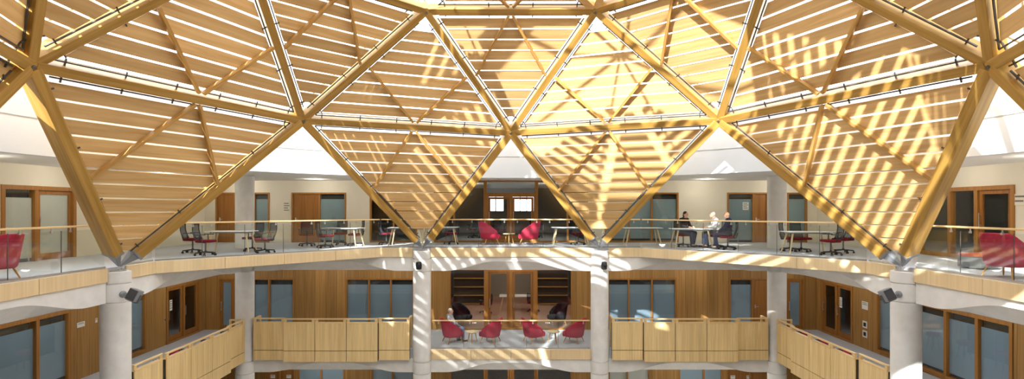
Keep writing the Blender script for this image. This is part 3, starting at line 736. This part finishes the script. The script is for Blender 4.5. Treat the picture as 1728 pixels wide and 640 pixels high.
def office_chair(back='mesh'):
    root = empty('office_chair')
    b = MB()
    b.tube((0, 0, .09), (0, 0, .15), .04, .035, 12)
    for i in range(5):
        a = 2*PI*i/5+.3; e = (.30*math.cos(a), .30*math.sin(a), .085)
        b.bar((0, 0, .115), e, .045, .035)
    bo = b.build('star_base', 'black', root)
    for i in range(5):
        a = 2*PI*i/5+.3; x, y = .30*math.cos(a), .30*math.sin(a); t = Vector((-math.sin(a), math.cos(a), 0))
        cst = MB()
        for s_ in (-1, 1): cst.tube(Vector((x, y, .032))+t*(s_*.012), Vector((x, y, .032))+t*(s_*.034), .032, .032, 12)
        cst.tube((x, y, .04), (x, y, .1), .01); cst.build('caster', 'black', root, smooth=True)
    MB().tube((0, 0, .14), (0, 0, .42), .026, .024, 12).build('gas_lift', 'steel', root, smooth=True)
    MB().box(-.245, .245, -.22, .25, .42, .50, None, .035).build('seat', 'redseat', root, smooth='all')
    fr = MB(); n = 12; L = []; Rr = []
    def bp(u, v): return Vector((u*.225*(1-.12*v), -.25-.10*v-.05*(1-u*u)*0+.05*u*u-.04*math.sin(v*PI), .50+.50*v))
    loop = [bp(-1, i/n) for i in range(n+1)]+[bp(-1+2*i/n, 1) for i in range(1, n)]+[bp(1, 1-i/n) for i in range(n+1)]
    fr.path(loop, .017, 8); fr.path([bp(-1+2*i/n, 0) for i in range(n+1)], .017, 8); fr.path([(0, -.02, .42), (0, -.28, .43), (0, -.33, .62)], .025, 8)
    back_o = fr.build('back_frame', 'black', root, smooth=True)
    g = MB(); grid = [[g.bm.verts.new(bp(-1+2*i/8, j/8)) for i in range(9)] for j in range(9)]
    for j in range(8):
        for i in range(8): g.bm.faces.new((grid[j][i], grid[j][i+1], grid[j+1][i+1], grid[j+1][i]))
    g.build('back_mesh', 'mesh', root, smooth='all')
    for s_ in (-1, 1):
        MB().path([(s_*.2, -.05, .43), (s_*.29, -.05, .45), (s_*.29, -.06, .66)], .016, 8).box(s_*.29-.035, s_*.29+.035, -.18, .12, .655, .685, None, .01).build('armrest', 'black', root, smooth=True)
    return root
def desk(w=1.5, d=.75):
    root = empty('desk')
    MB().box(-w/2, w/2, -d/2, d/2, .715, .74).build('tabletop', 'top', root, bev=.006)
    MB().box(-w/2+.18, w/2-.18, -.03, .03, .66, .715).box(-w/2+.15, -w/2+.21, -d/2+.12, d/2-.12, .67, .715).box(w/2-.21, w/2-.15, -d/2+.12, d/2-.12, .67, .715).build('underframe', 'grey', root)
    for sx in (-1, 1):
        for s_ in (-1, 1):
            MB().tube((sx*(w/2-.2), s_*(d/2-.16), .715), (sx*(w/2-.05), s_*(d/2-.03), 0), .032, .02, 12).build('leg', 'leg', root, smooth=True)
    return root
def side_table():
    root = empty('side_table')
    MB().lathe([(.23, .43), (.25, .435), (.25, .46), (.24, .465)], seg=28).build('tabletop', 'leg', root, smooth=True)
    for i in range(3):
        a = 2*PI*i/3+.5
        MB().tube((.13*math.cos(a), .13*math.sin(a), .43), (.21*math.cos(a), .21*math.sin(a), 0), .022, .014, 10).build('leg', 'leg_oak', root, smooth=True)
    MB().tube((0, 0, .40), (0, 0, .432), .15, .15, 20).build('spider', 'black', root)
    return root
pd, pc, pa, ps = desk(), office_chair(), armchair(), side_table()
pal = None
def at(px, d): return X(px, d)
GA = 'red tub armchairs'
put(pa, (-10.78, 11.25, 0), R(100), 'pink-red tub armchair at the left edge behind the glass', 'armchair', GA)
put(pa, (10.80, 11.75, 0), R(-78), 'pink-red tub armchair at the right edge behind the glass', 'armchair', GA)
put(pa, (at(826, 22.4), 22.4, 0), R(-72), 'red tub armchair upstairs, left of the small table', 'armchair', GA)
put(pa, (at(893, 22.4), 22.4, 0), R(72), 'red tub armchair upstairs with sun on it, right of small table', 'armchair', GA)
dl = 21.6
put(pa, (at(763, dl), dl, Z1), R(-62), 'red tub armchair downstairs with a person sitting in it', 'armchair', GA)
put(pa, (at(828, dl), dl, Z1), R(66), 'empty red tub armchair downstairs facing the seated person', 'armchair', GA)
put(pa, (at(900, dl), dl, Z1), R(-62), 'red tub armchair downstairs just right of the middle', 'armchair', GA)
put(pa, (at(969, dl), dl, Z1), R(62), 'red tub armchair downstairs beside the right middle column', 'armchair', GA)
GS = 'small round wooden tables'
put(ps, (at(859, 22.5), 22.5, 0), 0, 'small round wooden table between the upstairs red armchairs', 'side table', GS)
put(ps, (at(797, 21.5), 21.5, Z1), 0, 'small round wooden table beside the seated person downstairs', 'side table', GS)
put(ps, (at(934, 21.5), 21.5, Z1), .6, 'small round wooden table between the two right downstairs armchairs', 'side table', GS)
GD = 'white desks with splayed ash legs'
put(pd, (at(391, 18.3), 18.3, 0), R(4), 'white desk with splayed legs between four chairs, far left', 'desk', GD)
put(pd, (at(580, 21.2), 21.2, 0), R(-12), 'white desk with splayed legs near the second left door', 'desk', GD)
put(pd, (at(688, 21.7), 21.7, 0), R(0), 'white desk half hidden left of the left middle column', 'desk', GD)
put(pd, (at(743, 22.3), 22.3, 0), R(0), 'white desk right of the left middle column', 'desk', GD)
put(pd, (at(962, 21.9), 21.9, 0), R(0), 'white desk left of the right middle column', 'desk', GD)
put(pd, (at(1083, 21.4), 21.4, 0), R(0), 'empty white desk right of the right middle column', 'desk', GD)
put(pd, (at(1166, 20.45), 20.45, 0), R(0), 'white desk where three people are sitting', 'desk', GD)
put(pd, (at(1362, 17.9), 17.9, 0), R(-4), 'sunlit white desk between dark chairs, far right', 'desk', GD)
GC = 'office chairs with mesh backs and red seats'
for px, d, rz, t in ((325, 18.2, -80, 'office chair left of the far left desk, the rear one'), (347, 17.2, -85, 'office chair left of the far left desk, nearest the glass'),
    (426, 19.0, 80, 'office chair right of the far left desk, the rear one'), (447, 18.2, 86, 'office chair right of the far left desk, nearest the glass'),
    (518, 21.6, 20, 'office chair standing alone left of the second desk'), (549, 20.6, -50, 'sun-striped office chair in front of the second left desk'),
    (573, 22.2, 175, 'office chair behind the second left desk'), (600, 21.6, 95, 'office chair right of the second left desk'),
    (652, 22.3, -60, 'office chair left of the half hidden desk'), (762, 22.6, 170, 'office chair behind desk right of the left middle column'),
    (976, 22.3, 150, 'office chair behind desk left of the right middle column'),
    (1153, 21.15, 200, 'office chair under the person in black'), (1208, 20.5, 88, 'office chair under the person in white'), (1228, 19.7, 62, 'office chair with dark mesh back under the bald person'),
    (1333, 19.0, -100, 'sunlit office chair left of the far right desk'), (1352, 18.7, -170, 'office chair behind the far right desk'),
    (1402, 17.3, 84, 'office chair right of the far right desk, nearest the glass'), (1423, 18.2, 100, 'office chair right of the far right desk, the rear one')):
    put(pc, (at(px, d), d, 0), R(rz), t, 'office chair', GC)
# red stools seen over the lower parapets
def stool():
    root = empty('round_stool')
    MB().lathe([(.16, .5), (.21, .53), (.22, .60), (.20, .655), (.1, .68), (0.0005, .682)], seg=24).build('seat', 'red', root, smooth=True)
    for i in range(4):
        a = PI/4+i*PI/2; MB().tube((.12*math.cos(a), .12*math.sin(a), .52), (.2*math.cos(a), .2*math.sin(a), 0), .018, .014, 8).build('leg', 'steel', root, smooth=True)
    return root
pst = stool(); GT = 'red stools behind the lower parapets'
for px, py, t in ((296, 591, 'red round stool showing over the left corridor parapet'), (1357, 560, 'red round stool at the far end of the right corridor'),
                  (1386, 574, 'red round stool in the middle of the right corridor'), (1424, 592, 'red round stool at the near end of the right corridor')):
    d = F*(1.5-(Z1+.68))/(py-352); x = X(px, d); x = math.copysign(max(abs(x), 10.75), x)
    put(pst, (x, d, Z1), 0, t, 'stool', GT)
for x, t in ((-6.5, 'red round stool behind the middle of the left far parapet'), (-5.0, 'red round stool behind the right end of the left far parapet')):
    put(pst, (x, 21.05, Z1), 0, t, 'stool', GT)
# low ottoman on the right gallery
ot = empty('ottoman', (11.75, 13.5, 0), R(10)); tag(ot, 'low grey ottoman with an orange-red cushion, right gallery', 'ottoman')
MB().box(-.35, .35, -.3, .3, .03, .30, None, .02).build('body', 'grey', ot, smooth=True); MB().box(-.35, .35, -.3, .3, .30, .38, None, .03).build('cushion', 'orange', ot, smooth=True)
# black lounge chairs inside the lower middle room
pb = armchair('blackfab', 'leg_oak', 'lounge_chair')
put(pb, (-2.25, 24.9, Z1), R(-120), 'black lounge chair behind glass left of lower double door', 'lounge chair', 'black lounge chairs behind the glass')
put(pb, (2.15, 24.9, Z1), R(120), 'black lounge chair behind glass right of lower double door', 'lounge chair', 'black lounge chairs behind the glass')
# shelving in the middle rooms
def shelf(x, y, z, rz, label):
    root = empty('bookcase', (x, y, z), rz); tag(root, label, 'bookcase')
    c = MB().box(-.9, -.86, -.18, .18, 0, 2.0).box(.86, .9, -.18, .18, 0, 2.0).box(-.86, .86, .16, .18, 0, 2.0)
    c.build('carcass', 'books', root)
    for i in range(5): MB().box(-.86, .86, -.18, .16, .05+i*.47, .075+i*.47).build('shelf', 'leg_oak', root)
shelf(-2.3, 30.0, Z1, 0, 'dark bookcase deep in the lower middle room, left side'); shelf(2.3, 30.0, Z1, 0, 'dark bookcase deep in the lower middle room, right side')
o = MB().box(-3.5, 3.5, WALLY+.3, yb, Z1+.001, Z1+.012).build('floor_warm', 'warmfloor'); tag(o, 'warm brown floor of the lower middle room', 'floor', kind='structure')
rd = desk(1.8, .8); put(rd, (0.3, 28.6, Z1), 0, 'white desk inside the room behind the lower double door', 'desk')
for px, d, rz in ((820, 27.6, 30), (900, 28.0, -30)):
    put(pc, (at(px, d), d, Z1), R(rz), 'office chair inside the lower room, %s of the desk' % ('left' if px < 862 else 'right'), 'office chair', GC)
for px, d, rz in ((800, 27.5, 30), (842, 26.5, 200), (905, 27.5, -30)):
    put(pc, (at(px, d), d, 0), R(rz), 'dark office chair inside the upper middle room, %s' % {800: 'left of the doors', 842: 'behind the left door leaf', 905: 'right of the doors'}[px], 'office chair', GC)

# ------------------------------------------------------------------ people
DG = None
def remesh(mb, vox, smooth=6):
    me = bpy.data.meshes.new('t'); bmesh.ops.recalc_face_normals(mb.bm, faces=mb.bm.faces); mb.bm.to_mesh(me); mb.bm.free()
    o = bpy.data.objects.new('t', me); COL.objects.link(o)
    r = o.modifiers.new('r', 'REMESH'); r.mode = 'VOXEL'; r.voxel_size = vox
    s = o.modifiers.new('s', 'SMOOTH'); s.factor = .5; s.iterations = smooth
    dg = bpy.context.evaluated_depsgraph_get(); dg.update()
    out = bpy.data.meshes.new_from_object(o.evaluated_get(dg)); bpy.data.objects.remove(o)
    for p in out.polygons: p.use_smooth = True
    return out
def from_mesh(name, me, mat, parent=None):
    me.name = name; me.materials.clear(); me.materials.append(M[mat]); o = bpy.data.objects.new(name, me); COL.objects.link(o)
    if parent is not None: o.parent = parent
    return o
def limb(mb, pts, rad, seg=12):
    for (a, b), (ra, rb) in zip(zip(pts, pts[1:]), zip(rad, rad[1:])): mb.tube(a, b, ra, rb, seg)
    for p, r in zip(pts, rad): mb.ball(p, r, 12, 8)
def person(loc, rz, label, shirt, trous, hair, lean=.0, arms='table', turn=0, bald=False, hairlen=0):
    Hl = lambda z: lean*(z-.57)
    hipz = .56
    J = {}
    for s in (-1, 1):
        J[s] = dict(hip=(s*.09, 0, hipz), knee=(s*.12, .43, .53), ank=(s*.11, .40+.05*s, .09), toe=(s*.13, .56+.05*s, .04), sho=(s*.185, -.05+Hl(1.04), 1.04),
                    elb=(s*.25, .06+Hl(.8), .80), wri=(s*.14, .30+Hl(.75)*.5, .77 if arms == 'table' else .64))
    torso = [(0, 0, .56), (0, -.03+Hl(.7), .70), (0, -.05+Hl(.85), .85), (0, -.05+Hl(1.0), 1.0)]
    neck = Vector((0, -.04+Hl(1.1), 1.08)); hc = Vector((0, .0+Hl(1.25), 1.245)); ht = Matrix.Rotation(turn, 4, 'Z')
    def H(x, y, z): return hc + ht @ Vector((x, y, z))
    def torso_mb(mb, g):
        for (x, y, z), (rx, ry) in zip(torso, ((.165, .125), (.145, .11), (.155, .115), (.16, .11))): mb.ball((x, y, z), 1, 20, 14, (rx+g, ry+g, .15))
        limb(mb, [J[-1]['sho'], J[1]['sho']], [.065+g, .065+g]); mb.ball((0, 0, .53), 1, 16, 10, (.175+g, .14+g, .10))
    def arm_mb(mb, s, g): limb(mb, [J[s]['sho'], J[s]['elb'], J[s]['wri']], [.055+g, .043+g, .029+g])
    def leg_mb(mb, s, g): limb(mb, [J[s]['hip'], J[s]['knee'], J[s]['ank']], [.085+g, .06+g, .04+g])
    b = MB(); torso_mb(b, 0)
    for s in (-1, 1):
        arm_mb(b, s, 0); leg_mb(b, s, 0); limb(b, [J[s]['ank'], J[s]['toe']], [.04, .032])
        w = Vector(J[s]['wri']); e = Vector(J[s]['elb']); d = (w-e).normalized(); side_ = Vector((s, 0, 0)); dn = Vector((0, 0, -1))
        palm = w+d*.055; b.ball(w+d*.045, 1, 12, 8, (.038, .045, .022)) 
        for i, (o_, ln) in enumerate(((-.03, .066), (-.01, .076), (.01, .072), (.03, .056))):
            k0 = palm+side_*o_+d*.02; k1 = k0+d*ln*.55+dn*.006; k2 = k1+d*ln*.45+dn*.022
            limb(b, [k0, k1, k2], [.0105, .0095, .008], 8)
        t0 = w+d*.03-side_*.03; limb(b, [t0, t0-side_*.025+d*.025, t0-side_*.028+d*.055+dn*.008], [.013, .011, .009], 8)
    limb(b, [neck-Vector((0, 0, .05)), neck+Vector((0, .02, .08))], [.056, .052])
    b.ball(hc, 1, 20, 16, (.076, .095, .112)); b.ball(H(0, .035, -.065), 1, 14, 10, (.052, .055, .05))
    limb(b, [H(0, .088, .012), H(0, .108, -.022)], [.010, .016], 8); b.ball(H(0, .085, .03), 1, 10, 8, (.05, .016, .012)); b.ball(H(0, .085, -.058), 1, 10, 6, (.024, .012, .009))
    for s in (-1, 1): b.ball(H(s*.078, -.005, -.005), 1, 10, 8, (.012, .022, .032))
    root = from_mesh('person', remesh(b, .009, 3), 'skin'); root.location = loc; root.rotation_euler = (0, 0, rz); tag(root, label, 'person')
    sm = MB(); torso_mb(sm, .016)
    for s in (-1, 1): limb(sm, [J[s]['sho'], J[s]['elb'], Vector(J[s]['elb']).lerp(Vector(J[s]['wri']), .93)], [.075, .062, .046])
    limb(sm, [Vector(torso[3]), neck-Vector((0, 0, .015))], [.09, .066])
    from_mesh('shirt', remesh(sm, .014, 4), shirt, root)
    t = MB(); t.ball((0, 0, .54), 1, 18, 12, (.205, .165, .11))
    for s in (-1, 1): limb(t, [J[s]['hip'], J[s]['knee'], Vector(J[s]['knee']).lerp(Vector(J[s]['ank']), .93)], [.105, .08, .06])
    from_mesh('trousers', remesh(t, .014, 4), trous, root)
    for s in (-1, 1):
        k = MB(); a, c = Vector(J[s]['ank']), Vector(J[s]['toe']); limb(k, [a-Vector((0, .03, .045)), c-Vector((0, 0, .0))], [.045, .040]); limb(k, [a-Vector((0, 0, .03)), a], [.048, .05])
        from_mesh('shoe', remesh(k, .012, 3), 'shoe_k', root)
    h = MB()
    if bald: h.ball(H(0, -.035, .015), 1, 18, 12, (.079, .066, .07))
    else:
        h.ball(H(0, -.018, .030), 1, 20, 14, (.086, .094, .098))
        if hairlen: h.ball(H(0, -.055, -.04), 1, 16, 12, (.08, .06, .10))
    hm = remesh(h, .01, 2); from_mesh('hair', hm, hair, root)
    for s in (-1, 1): MB().ball(H(s*.030, .083, .008), .011, 10, 8).build('eye', 'eye', root, smooth=True)
    return root
person((at(763, dl)-.02, dl-.04, Z1), R(-62), 'person in grey top and blue jeans sitting in red armchair downstairs', 'shirt_g', 'jean', 'hair_w', -.06, 'lap')
person((at(1154, 21.1), 21.1, .02), R(215), 'person in black with dark hair behind the white desk', 'shirt_k', 'jean_d', 'hair_d', .12, 'table', 0, False, 1)
person((at(1209, 20.5), 20.5, .02), R(84), 'person in white shirt with pale hair leaning on the desk', 'shirt_w', 'jean_d', 'hair_w', .22, 'table')
person((at(1228, 19.7), 19.7, .02), R(62), 'bald person in navy seated nearest the balustrade', 'shirt_n', 'jean_d', 'hair_b', .05, 'lap', 0, True)

# ------------------------------------------------------------------ lamps and light
def downlight(x, y, z, label, power=0, col=(1, .93, .82)):
    root = empty('downlight', (x, y, z)); tag(root, label, 'ceiling light', 'round ceiling downlights')
    MB().lathe([(.11, -.012), (.11, 0), (.075, 0), (.075, -.012), (.11, -.012)], seg=20, closed=False).build('trim_ring', 'bright', root)
    MB().lathe([(.07, -.006), (.07, -.004)], seg=20).build('lamp_face', 'light_source', root)
    if power:
        l = bpy.data.lights.new('light_source', 'POINT'); l.energy = power; l.color = col; l.shadow_soft_size = .15
        lo = bpy.data.objects.new('point_light', l); COL.objects.link(lo); lo.location = (x, y, z-.12)
UPW = 18
for x, t in ((-11.6, 'far left, above the first desk'), (-8.2, 'above the second left door'), (-5.0, 'above the half hidden desk'), (5.0, 'above the empty right desk'), (8.2, 'above the three people'), (11.6, 'far right, above the right desk')):
    downlight(x, 22.6, CEIL, 'small downlight in the upper ceiling ' + t, UPW)
for s, t in ((-1, 'left'), (1, 'right')):
    for y, w in ((12.4, 'above the armchair at the'), (15.6, 'in front of the glazed door at the'), (18.8, 'deep along the wall at the')):
        downlight(s*12.2, y, CEIL, 'small downlight in the upper ceiling %s %s' % (w, t), UPW)
def light_source(x, y, z, e, col=(1, .94, .86), r=.2):  # bare point light, no fitting modelled
    l = bpy.data.lights.new('light_source', 'POINT'); l.energy = e*1.3; l.color = col; l.shadow_soft_size = r
    lo = bpy.data.objects.new('point_light', l); COL.objects.link(lo); lo.location = (x, y, z)
for x in (-8, -5, 5, 8): light_source(x, 22.3, -.95, 16)  # unseen fill lights added to brighten the lower gallery
for x in (-2, 0, 2): light_source(x, 22.6, -.95, 10)
for s in (-1, 1):
    for y in (15.2, 18.5, 21.8): light_source(s*11.9, y, -.95, 16)  # more added fill along the lower side corridors
for x in (-2, 2):
    for y in (26.2, 29.5): light_source(x, y, -.8, 28, (1, .84, .68)); 
    light_source(x, 26.5, 2.3, 10)
for x in (-8, 0, 8): light_source(x, 22.4, Z1-.95, 22)  # added fill for the ground floor, no source in view
for s in (-1, 1): light_source(s*16.5, 16, 2.2, 30, (1, .95, .88)); 

w = bpy.data.worlds.new('sky'); SC.world = w; w.use_nodes = True; nt = w.node_tree
bg = nt.nodes['Background']; tc = nt.nodes.new('ShaderNodeTexCoord'); n = nt.nodes.new('ShaderNodeTexNoise'); r = nt.nodes.new('ShaderNodeValToRGB')
n.inputs['Scale'].default_value = 2.2; n.inputs['Detail'].default_value = 5
r.color_ramp.elements[0].position = .35; r.color_ramp.elements[0].color = (.80, .88, 1, 1); r.color_ramp.elements[1].position = .6; r.color_ramp.elements[1].color = (.92, .96, 1, 1)
nt.links.new(tc.outputs['Generated'], n.inputs['Vector']); nt.links.new(n.outputs['Fac'], r.inputs['Fac']); nt.links.new(r.outputs['Color'], bg.inputs['Color'])
bg.inputs['Strength'].default_value = 3.2
sl = bpy.data.lights.new('sun', 'SUN'); sl.energy = 9.0; sl.angle = R(.6); sl.color = (1, .98, .95)
so = bpy.data.objects.new('sun', sl); COL.objects.link(so)
SUN = Vector((.40, .78, -.49)); so.rotation_euler = SUN.to_track_quat('-Z', 'Y').to_euler(); so.location = (-30, -20, 30)
vs = SC.view_settings; vs.view_transform = 'Standard'; vs.look = 'None'; vs.gamma = 1; vs.exposure = .82; vs.use_curve_mapping = False
